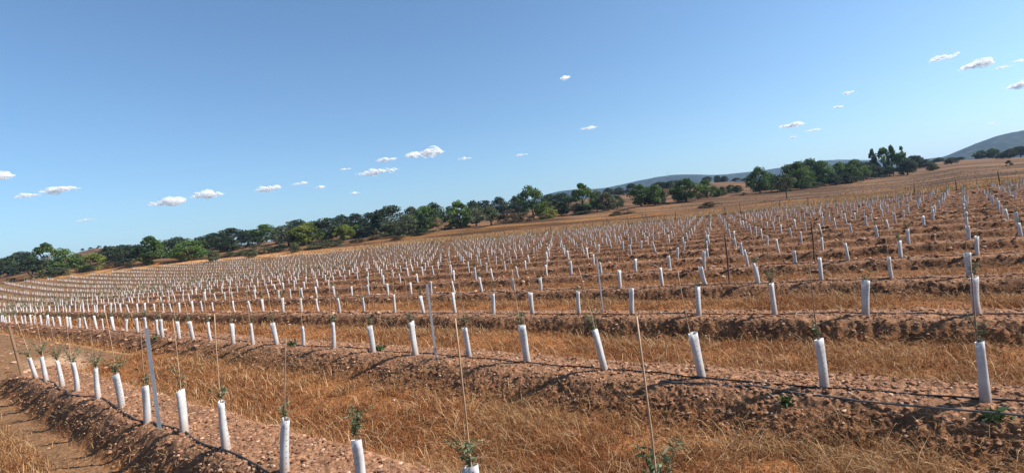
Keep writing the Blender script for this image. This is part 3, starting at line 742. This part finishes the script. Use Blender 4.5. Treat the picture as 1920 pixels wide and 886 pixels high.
T = [  # kind, shape, x, base y, width, top y, depth, label
 (HO, 'round', 4, 520, 46, 484, 150, 'dark holm oak cut by the left edge of the picture'),
 (HO, 'round', 24, 515, 52, 479, 165, 'dark round holm oak at the left edge'),
 (HO, 'round', 47, 505, 40, 471, 190, 'dark holm oak showing above the left group'),
 (HO, 'bush', 62, 523, 58, 482, 143, 'broad very dark oak in front of the tall green tree at left'),
 (GR, 'tall', 90, 512, 44, 455, 155, 'tall green tree topping the group at the left'),
 (FR, 'round', 122, 506, 40, 465, 158, 'light green tree beside the tall one at the left'),
 (GR, 'round', 148, 502, 28, 476, 156, 'small dark green tree left of the lime coloured one'),
 (LI, 'bush', 174, 505, 44, 474, 148, 'lime coloured low tree at the right end of the left group'),
 (HO, 'round', 212, 492, 50, 461, 170, 'wide dark oak right of the lime coloured tree'),
 (HO, 'round', 238, 488, 46, 458, 178, 'dark oak left of the tall two-toned green tree'),
 (HO, 'round', 262, 486, 36, 458, 165, 'dark oak behind the tall two-toned green tree'),
 (GR, 'tall', 286, 494, 52, 443, 148, 'tall two-toned green tree standing at the field edge'),
 (HO, 'round', 318, 482, 40, 449, 175, 'dark oak between the tall green and the bright green tree'),
 (HO, 'round', 338, 478, 40, 444, 180, 'dark oak rising behind the bright green tree'),
 (FR, 'round', 354, 488, 56, 449, 146, 'bright green bushy tree at the field edge, left'),
 (HO, 'round', 388, 474, 46, 441, 175, 'dark oak just right of the bright green tree'),
 (OL, 'round', 400, 490, 20, 469, 138, 'small olive tree on a short trunk beside the field, left'),
 (HO, 'round', 427, 471, 42, 443, 160, 'dark spreading oak with its trunk showing on the pale slope'),
 (HO, 'round', 408, 462, 50, 436, 210, 'dark oak on the skyline above the spreading oak'),
 (HO, 'open', 436, 456, 50, 427, 215, 'oak with a flat crown on the skyline at left'),
 (HO, 'round', 465, 455, 44, 432, 210, 'dark oak on the skyline left of the dense round oak'),
 (HO, 'bush', 483, 466, 42, 444, 158, 'dense dark round oak on the pale slope'),
 (OL, 'round', 472, 483, 22, 466, 140, 'small olive tree at the field edge below the dense oak'),
 (GR, 'round', 500, 452, 44, 420, 195, 'mid green tree on the skyline above the dense oak'),
 (OL, 'round', 528, 456, 34, 424, 185, 'olive green tree left of the forked tree'),
 (OL, 'open', 542, 461, 50, 421, 155, 'large grey-green forked tree beside the lime tree'),
 (LI, 'round', 574, 459, 50, 417, 152, 'large lime coloured tree left of the middle'),
 (OL, 'round', 553, 473, 21, 454, 138, 'small olive tree at the field edge under the lime tree'),
 (HO, 'round', 556, 444, 42, 412, 210, 'dark oak peeping over the lime tree'),
 (HO, 'round', 592, 446, 40, 414, 205, 'dark oak right behind the large lime tree'),
 (HO, 'round', 612, 452, 44, 409, 175, 'dark oak between the two lime trees'),
 (OL, 'bush', 613, 464, 34, 449, 145, 'low olive bush tree in front of the dark oaks'),
 (HO, 'round', 640, 436, 44, 403, 205, 'dark oak rising behind the smaller lime tree'),
 (LI, 'round', 647, 450, 32, 420, 152, 'smaller lime coloured tree'),
 (FR, 'round', 671, 446, 18, 421, 152, 'small slim light green tree right of the smaller lime tree'),
 (HO, 'round', 690, 444, 30, 415, 155, 'dark oak right of the slim light green tree'),
 (HO, 'round', 668, 432, 40, 400, 205, 'dark oak on the skyline above the slim light green tree'),
 (HO, 'round', 698, 432, 38, 398, 200, 'dark oak on the skyline left of the big rounded oak'),
 (HO, 'round', 733, 436, 66, 386, 172, 'big rounded dark oak on the skyline left of the middle'),
 (OL, 'bush', 732, 441, 52, 412, 148, 'wide grey-green bushy tree under the big oak'),
 (OL, 'bush', 767, 441, 44, 402, 148, 'taller grey-green bushy tree beside the wide one'),
 (GR, 'round', 800, 433, 52, 386, 148, 'broad dark green tree on a visible trunk left of the pale bush'),
 (OL, 'round', 775, 428, 34, 387, 175, 'thin topped olive green tree left of the broad dark green one'),
 (HO, 'round', 815, 424, 42, 380, 180, 'dark oak peeping over the broad green tree'),
 (PA, 'bush', 823, 433, 22, 407, 147, 'straw coloured bush between two green trees'),
 (FR, 'tall', 863, 427, 46, 376, 155, 'tall bright green tree left of the middle'),
 (HO, 'bush', 858, 428, 44, 408, 146, 'dark bush at the foot of the tall bright green tree'),
 (HO, 'round', 846, 415, 24, 386, 185, 'small dark oak left behind the tall bright green tree'),
 (HO, 'round', 888, 410, 30, 376, 200, 'dark oak right behind the tall bright green tree'),
 (HO, 'round', 910, 406, 36, 376, 205, 'dark oak on the skyline above the grey olives'),
 (HO, 'round', 938, 404, 32, 369, 195, 'dark oak on the skyline right of the grey olives'),
 (OL, 'open', 893, 423, 38, 390, 150, 'grey olive tree with thin stems, left one of the pair'),
 (OL, 'open', 921, 422, 40, 386, 150, 'grey olive tree with thin stems, right one of the pair'),
 (BR, 'bush', 955, 418, 40, 392, 146, 'reddish brown brush left of the feathery tree'),
 (BR, 'bush', 985, 415, 34, 398, 144, 'low dark brush at the foot of the feathery tree'),
 (HO, 'round', 972, 404, 34, 367, 165, 'dark green oak left behind the feathery tree'),
 (GR, 'open', 1001, 411, 46, 347, 148, 'tall feathery green tree near the middle'),
 (LI, 'bush', 1028, 409, 38, 377, 146, 'yellowish green bushy tree right of the feathery tree'),
 (GR, 'round', 1053, 404, 26, 377, 146, 'small green tree between the yellowish and the tall one'),
 (HO, 'round', 1052, 386, 46, 362, 230, 'dark far oak behind the small green tree'),
 (HO, 'round', 1030, 388, 30, 364, 230, 'dark far oak right of the feathery tree'),
 (FR, 'tall', 1095, 400, 42, 343, 150, 'tall green tree with a pointed top right of the middle'),
 (HO, 'bush', 1085, 402, 46, 382, 146, 'dark thicket at the foot of the pointed green tree'),
 (OL, 'round', 1121, 396, 30, 357, 150, 'grey-green tree with bare stems, left of three'),
 (OL, 'round', 1140, 395, 32, 360, 150, 'grey-green tree with bare stems, middle of three'),
 (OL, 'round', 1158, 391, 24, 365, 150, 'grey-green tree with bare stems, right of three'),
 (HO, 'round', 1142, 366, 20, 352, 280, 'small far dark oak above the three grey-green trees'),
 (HO, 'round', 1160, 364, 20, 351, 290, 'small far dark oak right of the three grey-green trees'),
 (HO, 'bush', 1185, 362, 26, 344, 270, 'dark far clump left above the twin green trees'),
 (GR, 'round', 1203, 387, 38, 346, 150, 'bushy green tree, left one of the twin green trees'),
 (GR, 'round', 1228, 385, 38, 347, 152, 'bushy green tree, right one of the twin green trees'),
 (HO, 'bush', 1242, 384, 24, 357, 148, 'dark low tree at the right foot of the twin green trees'),
 (HO, 'round', 1238, 356, 34, 341, 290, 'far dark oak behind the twin green trees'),
 (HO, 'round', 1262, 353, 30, 338, 300, 'far dark oak left behind the lone spreading green tree'),
 (GR, 'round', 1287, 378, 52, 335, 148, 'lone spreading dark green tree on a thick trunk'),
 (GR, 'round', 1326, 371, 28, 337, 150, 'narrow dark green tree right of the lone spreading one'),
 (GR, 'round', 1343, 369, 16, 350, 150, 'small tree right of the narrow dark green one'),
 (OL, 'round', 1356, 367, 14, 349, 152, 'small thin tree left of the two little olives'),
 (OL, 'round', 1370, 361, 17, 346, 160, 'little olive tree on the pale field, left of two'),
 (OL, 'round', 1384, 361, 16, 347, 160, 'little olive tree on the pale field, right of two'),
 (HO, 'round', 1325, 341, 16, 331, 300, 'far round oak in front of the blue hill, left of the pair'),
 (HO, 'round', 1346, 340, 14, 329, 310, 'far round oak in front of the blue hill, middle of the row'),
 (HO, 'round', 1358, 339, 14, 330, 310, 'far round oak in front of the blue hill, right of the row'),
 (GR, 'round', 1425, 362, 34, 313, 152, 'dark green tree at the left end of the big grove'),
 (GR, 'round', 1446, 358, 26, 324, 158, 'low dark green tree second in the big grove'),
 (OL, 'lone', 1476, 373, 30, 326, 118, 'tree on a long bare leaning trunk standing before the grove'),
 (GR, 'round', 1482, 357, 38, 308, 165, 'dark green tree behind the long trunked one'),
 (GR, 'round', 1503, 355, 44, 302, 158, 'big dark green tree in the middle of the grove'),
 (GR, 'round', 1524, 350, 34, 297, 164, 'highest rounded tree of the grove'),
 (FR, 'round', 1543, 348, 36, 301, 166, 'mid green tree right of the grove\'s highest rounded tree'),
 (HO, 'round', 1564, 347, 22, 325, 152, 'small round dark oak before the grove, left of two'),
 (HO, 'round', 1586, 344, 24, 323, 154, 'small round dark oak before the grove, right of two'),
 (GR, 'round', 1578, 342, 36, 304, 178, 'green tree behind the two small round oaks'),
 (GR, 'round', 1605, 340, 38, 299, 172, 'green tree where the grove dips, right part'),
 (HO, 'round', 1625, 336, 32, 304, 172, 'dark tree right of the dip in the grove'),
 (GR, 'spire', 1640, 332, 16, 279, 175, 'thin poplar sticking out of the grove, left one'),
 (HO, 'bush', 1642, 334, 34, 310, 166, 'dark bush under the left poplar'),
 (FR, 'tall', 1660, 330, 36, 277, 176, 'tall bright green poplar group of the grove'),
 (GR, 'spire', 1676, 329, 20, 272, 178, 'highest thin poplar of the grove'),
 (HO, 'bush', 1668, 331, 30, 312, 168, 'dark bush under the highest poplar'),
 (FR, 'spire', 1695, 328, 20, 274, 178, 'thin light poplar at the right end of the grove'),
 (HO, 'round', 1702, 328, 28, 299, 172, 'dark tree closing the grove on the right'),
 (HO, 'round', 1716, 315, 26, 291, 230, 'far dark oak right behind the poplars'),
 (HO, 'round', 1733, 314, 24, 299, 215, 'far dark oak right of the grove'),
 (OL, 'round', 1749, 320, 19, 305, 150, 'small round grey oak alone on the pasture'),
 (HO, 'round', 1784, 308, 20, 295, 215, 'small round dark oak alone, higher on the pasture'),
 (HO, 'round', 1760, 304, 16, 295, 270, 'far dark bush oak left of the lone round one'),
 (HO, 'round', 1800, 301, 14, 294, 280, 'far tiny oak right of the lone round one'),
 (GR, 'round', 1840, 298, 22, 282, 265, 'far green tree below the big hill, left of two'),
 (GR, 'round', 1861, 297, 20, 278, 265, 'far green tree below the big hill, right of two'),
 (HO, 'round', 1893, 297, 22, 279, 240, 'dark round oak below the big hill near the right edge'),
 (HO, 'round', 1914, 294, 30, 274, 260, 'dark oak below the big hill cut by the right edge'),
 (HO, 'round', 1877, 297, 16, 286, 265, 'small dark oak left of the dark round one near the right edge'),
]
for q, (kd, sh, x, yb, w, yt, dp, lab) in enumerate(T):
    nm = {'holm': 'holm_oak', 'olive': 'olive_tree'}.get(kd, 'tree')
    if sh == 'spire': nm = 'poplar_tree'
    if kd in ('pale', 'brush'): tree(kd, sh, x, yb, w, yt, dp, 'bush', lab, 'bush', 'bushes along the tree line')
    else: tree(kd, sh, x, yb, w, yt, dp, nm, lab)
BU = [(BR, 1168, 401, 34, 392, 140, 'low brown bush on the stubble right of the three stemmed trees'), (BR, 1149, 405, 14, 399, 138, 'very small brown bush left of the low brown one'),
      (BR, 1330, 388, 40, 378, 122, 'long low brown bush on the stubble under the lone tree'), (BR, 745, 450, 26, 443, 138, 'low brown bush in front of the wide grey-green tree'),
      (OL, 110, 517, 40, 500, 143, 'rounded olive bush at the left field edge'), (HO, 240, 496, 34, 484, 146, 'dark low bush on the earth bank at left'), (BR, 215, 500, 36, 490, 144, 'brown bush on the earth bank left of the dark one'),
      (OL, 432, 480, 34, 471, 144, 'low hedge bush below the spreading oak'), (OL, 456, 478, 30, 469, 144, 'low hedge bush left of the small olive'), (OL, 500, 474, 34, 464, 145, 'low hedge bush below the dense oak'),
      (HO, 527, 470, 36, 458, 145, 'dark hedge bush under the forked tree'), (OL, 590, 466, 34, 454, 146, 'low bush right of the small olive under the lime tree'), (OL, 636, 460, 30, 450, 146, 'low bush under the smaller lime tree'),
      (BR, 672, 454, 34, 446, 144, 'brown brush right of the smaller lime tree'), (BR, 700, 449, 30, 440, 146, 'brown brush under the dark oaks'), (HO, 165, 508, 30, 497, 144, 'dark low bush beneath the lime coloured tree'),
      (BR, 1310, 373, 24, 361, 150, 'greyish brush right of the lone spreading tree'), (HO, 790, 440, 30, 428, 146, 'dark low bush at the foot of the broad green tree'), (BR, 1395, 366, 12, 360, 155, 'tiny brush left of the grove'),
      (HO, 1520, 352, 40, 340, 158, 'dark undergrowth bush beneath the grove, left'), (HO, 1600, 342, 36, 330, 166, 'dark undergrowth bush beneath the grove, right'), (HO, 1460, 360, 30, 348, 156, 'dark undergrowth bush behind the long trunked tree'),
      (HO, 1892, 311, 10, 300, 112, 'small dark thorn bush on the pasture near the right edge'), (HO, 155, 470, 6, 465, 400, 'tiny far bush on the bare knoll, first from left'), (HO, 170, 468, 7, 463, 400, 'tiny far bush on the bare knoll, second from left'),
      (HO, 186, 466, 8, 460, 400, 'tiny far bush on the bare knoll, third from left'), (HO, 198, 465, 8, 460, 400, 'tiny far bush on the bare knoll, fourth from left'), (HO, 1380, 339, 18, 333, 310, 'far dark hedge clump below the blue hill, left'), (HO, 1398, 338, 16, 333, 310, 'far dark hedge clump below the blue hill, right')]
for (kd, x, yb, w, yt, dp, lab) in BU:
    tree(kd, 'bush', x, yb, w, yt, dp, 'bush', lab, 'bush', 'bushes along the tree line')

# ------------------------------------------------------------------ far hills
M_hill, nt, B = mat('wooded_hill', rough=.95, spec=.05)
tc = N(nt, 'ShaderNodeTexCoord'); n1 = noise(nt, tc.outputs['Object'], .035, 8, .75); n3 = noise(nt, tc.outputs['Object'], .005, 4, .6)
ra = ramp(nt, n1.outputs['Fac'], [(.42, (.004, .012, .008)), (.56, (.02, .036, .018)), (.68, (.09, .085, .055))])
rb = ramp(nt, n3.outputs['Fac'], [(.35, (.75, .75, .75)), (.65, (1.3, 1.25, 1.2))])
nt.links.new(mulcol(nt, ra.outputs[0], rb.outputs[0]), B.inputs['Base Color'])
def hill(name, prof, dist, thick):
    xs = np.linspace(prof[0][0], prof[-1][0], 260); ys = np.interp(xs, [p[0] for p in prof], [p[1] for p in prof])
    ys = np.convolve(np.pad(ys, 6, 'edge'), np.ones(13) / 13, 'valid')
    n = 36; V = []
    for x, y in zip(xs, ys):
        top = pix(x, y, dist); a_, r_ = azr(top[0], top[1])
        for k in range(n):
            t = k / (n - 1) * 2 - 1; r2 = r_ + thick * t
            X_, Y_ = CAM[0] + r2 * math.sin(a_), CAM[1] + r2 * math.cos(a_)
            hh = (top[2] - 2) * (math.cos(t * math.pi / 2) ** 1.1 if abs(t) < 1 else 0)
            nn = float(fbm(np.array([X_ / 190]), np.array([Y_ / 190]), 300, 4)[0]) - .5
            V.append((X_, Y_, hh * (1 + .25 * nn * abs(t)) + 3 * (abs(t) < .95) * float(vn(np.array([X_ / 14]), np.array([Y_ / 14]), 7)[0]) * .5 - 3 * (abs(t) >= .99)))
    idx = np.arange(len(xs) * n).reshape(len(xs), n)
    F = np.stack([idx[:-1, :-1], idx[1:, :-1], idx[1:, 1:], idx[:-1, 1:]], -1).reshape(-1, 4)
    add(name, npmesh(name, np.array(V), F, None, True, [M_hill]), kind='structure')
hill('hills', [(940, 392), (1010, 368), (1060, 356), (1130, 354), (1160, 347), (1200, 338), (1250, 329), (1290, 326), (1340, 329), (1400, 323), (1460, 315), (1520, 303), (1560, 299), (1600, 300), (1700, 300), (1800, 297), (1900, 300), (2100, 300)], 2600, 700)
hill('hill', [(1690, 302), (1740, 297), (1770, 294), (1800, 281), (1830, 269), (1865, 256), (1900, 247), (1940, 241), (2000, 236), (2080, 250), (2200, 262)], 1700, 520)
for q, x in enumerate((1252, 1257)):
    t = pix(x, 328 - .3 * q, 2600); b = MB(); h = 22 - 7 * q; w = .9 - .3 * q
    V, F = tube_pts([(0, 0, -6), (0, 0, h * .8), (0, 0, h)], [w, w * .5, w * .2], 4); b.add(V, F)
    V, F = tube_pts([(-1.5, 0, h * .8), (1.5, 0, h * .8)], .4, 4); b.add(V, F)
    add('radio_mast', b.mesh('radio_mast', M_mast), None, tuple(t), ['taller thin radio mast on the far hill\'s top', 'shorter thin radio mast on the far hill\'s top'][q], 'mast', 'radio masts on the far hill')

# ------------------------------------------------------------------ clouds: puffs of thin scattering layers at real height
M_cloud, nt, B = mat('cloud', (.92, .92, .93), 1, 0)
tc = N(nt, 'ShaderNodeTexCoord'); n1 = noise(nt, tc.outputs['Object'], .012, 5, .6)
al = ramp(nt, n1.outputs['Fac'], [(.38, (0, 0, 0)), (.70, (.60, .60, .60))])
df = N(nt, 'ShaderNodeBsdfDiffuse'); df.inputs['Color'].default_value = (.98, .98, .98, 1)
tl = N(nt, 'ShaderNodeBsdfTranslucent'); tl.inputs['Color'].default_value = (.98, .98, .98, 1)
m1 = N(nt, 'ShaderNodeMixShader'); m1.inputs[0].default_value = .6; nt.links.new(df.outputs[0], m1.inputs[1]); nt.links.new(tl.outputs[0], m1.inputs[2])
tp = N(nt, 'ShaderNodeBsdfTransparent'); m2 = N(nt, 'ShaderNodeMixShader'); nt.links.new(al.outputs[0], m2.inputs[0]); nt.links.new(tp.outputs[0], m2.inputs[1]); nt.links.new(m1.outputs[0], m2.inputs[2])
nt.links.new(m2.outputs[0], nt.nodes['Material Output'].inputs['Surface'])
_ico = bpy.data.meshes.new('tmp')
import bmesh
bmm = bmesh.new(); bmesh.ops.create_icosphere(bmm, subdivisions=2, radius=1); bmm.verts.ensure_lookup_table()
IV = np.array([v.co[:] for v in bmm.verts]); IF = np.array([[v.index for v in f.verts] for f in bmm.faces]); bmm.free(); bpy.data.meshes.remove(_ico)
CL = [(2, 330, 36, 20, 1, 'cloud cut by the left edge of the picture'), (50, 367, 52, 12, .8, 'flat cloud low at the left edge'), (112, 356, 64, 20, 1, 'longish white cloud second from the left edge'), (317, 379, 62, 24, 1, 'puffy cloud hanging lowest over the left trees'),
      (388, 366, 60, 22, 1, 'puffy cloud right of the lowest one'), (501, 354, 46, 18, 1, 'compact white cloud left of the middle'), (562, 344, 36, 9, .5, 'thin wisp right of the compact cloud'), (601, 351, 22, 8, .6, 'tiny cloud right of the thin wisp'),
      (725, 299, 44, 11, .8, 'small cloud left of the largest middle cloud'), (797, 288, 74, 22, 1, 'largest white cloud near the middle'), (872, 297, 28, 7, .6, 'small streak right of the largest middle cloud'), (707, 322, 86, 16, 1, 'long two-humped cloud under the largest middle one'),
      (648, 317, 20, 6, .4, 'faint wisp left of the two-humped cloud'), (160, 412, 42, 6, .4, 'faint low streak over the left trees'), (665, 362, 18, 7, .5, 'tiny faint cloud below the two-humped cloud'), (1060, 146, 18, 12, .7, 'tiny cloud high above the middle'),
      (1104, 240, 36, 8, .4, 'thin streak right of the middle'), (977, 290, 26, 6, .5, 'thin streak above the middle of the tree line'), (1768, 108, 46, 15, .9, 'white cloud high at the right, left of the big one'), (1833, 122, 56, 22, 1, 'big white cloud high at the right'),
      (1880, 126, 36, 7, .7, 'tail cloud right of the big high cloud'), (1914, 114, 30, 8, .7, 'streak high in the right corner'), (1912, 160, 34, 22, 1, 'cloud cut by the right edge of the picture'), (1590, 174, 24, 8, .7, 'upper one of two tiny clouds at the right'),
      (1573, 200, 22, 7, .7, 'lower one of two tiny clouds at the right'), (1485, 235, 48, 14, .9, 'white cloud above the grove'), (1526, 244, 32, 8, .7, 'small flat cloud right of the one above the grove'), (1488, 257, 18, 5, .5, 'tiny streak under the cloud above the grove'), (1860, 231, 22, 5, .4, 'faint wisp above the big hill')]
for q, (x, y, w, h, dn, lab) in enumerate(CL):
    g = np.random.default_rng(700 + q)
    dr = RW @ np.array([(x - 960) / FPX, (y - 443) / FPX, 1.0]); dep = min(14000, 1250 / max(dr[2], .05)); c = CAM + dr * dep
    s = dep / FPX; npf = int(26 + w * .9); VV = []; FF = []
    rt2 = np.array([RIGHT[0], RIGHT[1], 0]); fw = np.array([-RIGHT[1], RIGHT[0], 0])
    for k in range(npf):
        t = (g.random() * 2 - 1); e = (1 - abs(t) ** 2.2); hump = .55 + .45 * math.sin(t * 5 + q * 2)
        rr = h * s * (.08 + .26 * g.random() ** 1.6) * (.35 + .65 * e) * (.7 + .5 * hump)
        p = rt2 * t * w * s * .46 + fw * g.normal() * h * s * .35 + np.array([0, 0, (g.random() * .75 - .3) * h * s * .6 * e * hump])
        n_ = 1 + .30 * (g.random(len(IV)) - .5)
        VV.append(IV * n_[:, None] * rr * [1.6, 1.6, .85] + p); FF.append(IF + len(IV) * k)
    add('cloud', npmesh('cloud', np.concatenate(VV), np.concatenate(FF), None, True, [M_cloud]), None, tuple(c), lab, 'cloud', 'small fair-weather clouds')

# ------------------------------------------------------------------ air
M_haze = bpy.data.materials.new('haze'); M_haze.use_nodes = True; nt = M_haze.node_tree; nt.nodes.remove(nt.nodes['Principled BSDF'])
pv = N(nt, 'ShaderNodeVolumePrincipled'); pv.inputs['Color'].default_value = (.42, .62, 1.0, 1); pv.inputs['Density'].default_value = .0001; pv.inputs['Anisotropy'].default_value = .2
nt.links.new(pv.outputs[0], nt.nodes['Material Output'].inputs['Volume'])
b = MB(); s = 7200; z0, z1 = -14, 215
b.add([(-s, -s, z0), (s, -s, z0), (s, s, z0), (-s, s, z0), (-s, -s, z1), (s, -s, z1), (s, s, z1), (-s, s, z1)], [(0, 3, 2, 1), (4, 5, 6, 7), (0, 1, 5, 4), (1, 2, 6, 5), (2, 3, 7, 6), (3, 0, 4, 7)])
HAZE = True
if HAZE: add('haze', b.mesh('haze', M_haze), kind='stuff')

# ------------------------------------------------------------------ light, sky, camera
SUN_AZ, SUN_EL = 54, 41           # compass from +Y towards +X
w = bpy.data.worlds.new('World'); scene.world = w; w.use_nodes = True; nt = w.node_tree
sky = nt.nodes.new('ShaderNodeTexSky'); sky.sky_type = 'NISHITA'; sky.sun_disc = False
sky.sun_elevation = math.radians(SUN_EL); sky.sun_rotation = math.radians(SUN_AZ); sky.air_density = 1.0; sky.dust_density = 1.0; sky.ozone_density = 4.0; sky.altitude = 0
bg = nt.nodes['Background']; bg.inputs[1].default_value = .082; tn = N(nt, 'ShaderNodeMix', data_type='RGBA', blend_type='MULTIPLY'); tn.inputs[0].default_value = 1; tn.inputs[7].default_value = (.91, 1.06, 1.10, 1)
nt.links.new(sky.outputs[0], tn.inputs[6]); nt.links.new(tn.outputs[2], bg.inputs[0])
L = bpy.data.lights.new('sun', 'SUN'); L.energy = 5.0; L.angle = math.radians(.5); L.color = (1, .94, .86)
lo = bpy.data.objects.new('sun', L); COL.objects.link(lo)
sd = Vector((math.sin(math.radians(SUN_AZ)) * math.cos(math.radians(SUN_EL)), math.cos(math.radians(SUN_AZ)) * math.cos(math.radians(SUN_EL)), math.sin(math.radians(SUN_EL))))
lo.rotation_euler = sd.to_track_quat('Z', 'Y').to_euler()

cam = bpy.data.cameras.new('camera'); co = bpy.data.objects.new('camera', cam); COL.objects.link(co)
cam.sensor_fit = 'HORIZONTAL'; cam.sensor_width = 36; cam.lens = 36 * FPX / 1920; cam.clip_start = .05; cam.clip_end = 60000
xr = RW @ np.array([1, 0, 0.]); yu = RW @ np.array([0, -1, 0.]); zb = RW @ np.array([0, 0, -1.])
M = Matrix([[xr[0], yu[0], zb[0], CAM[0]], [xr[1], yu[1], zb[1], CAM[1]], [xr[2], yu[2], zb[2], CAM[2]], [0, 0, 0, 1]])
co.matrix_world = M; scene.camera = co
scene.view_settings.view_transform = 'Standard'; scene.view_settings.look = 'None'; scene.view_settings.exposure = 0.9; scene.view_settings.gamma = 1
scene.cycles.use_denoising = True
scene.cycles.max_bounces = 12; scene.cycles.diffuse_bounces = 10; scene.cycles.transparent_max_bounces = 96; scene.cycles.volume_bounces = 1
print('plants', len(P), 'meshes', len(bpy.data.meshes))
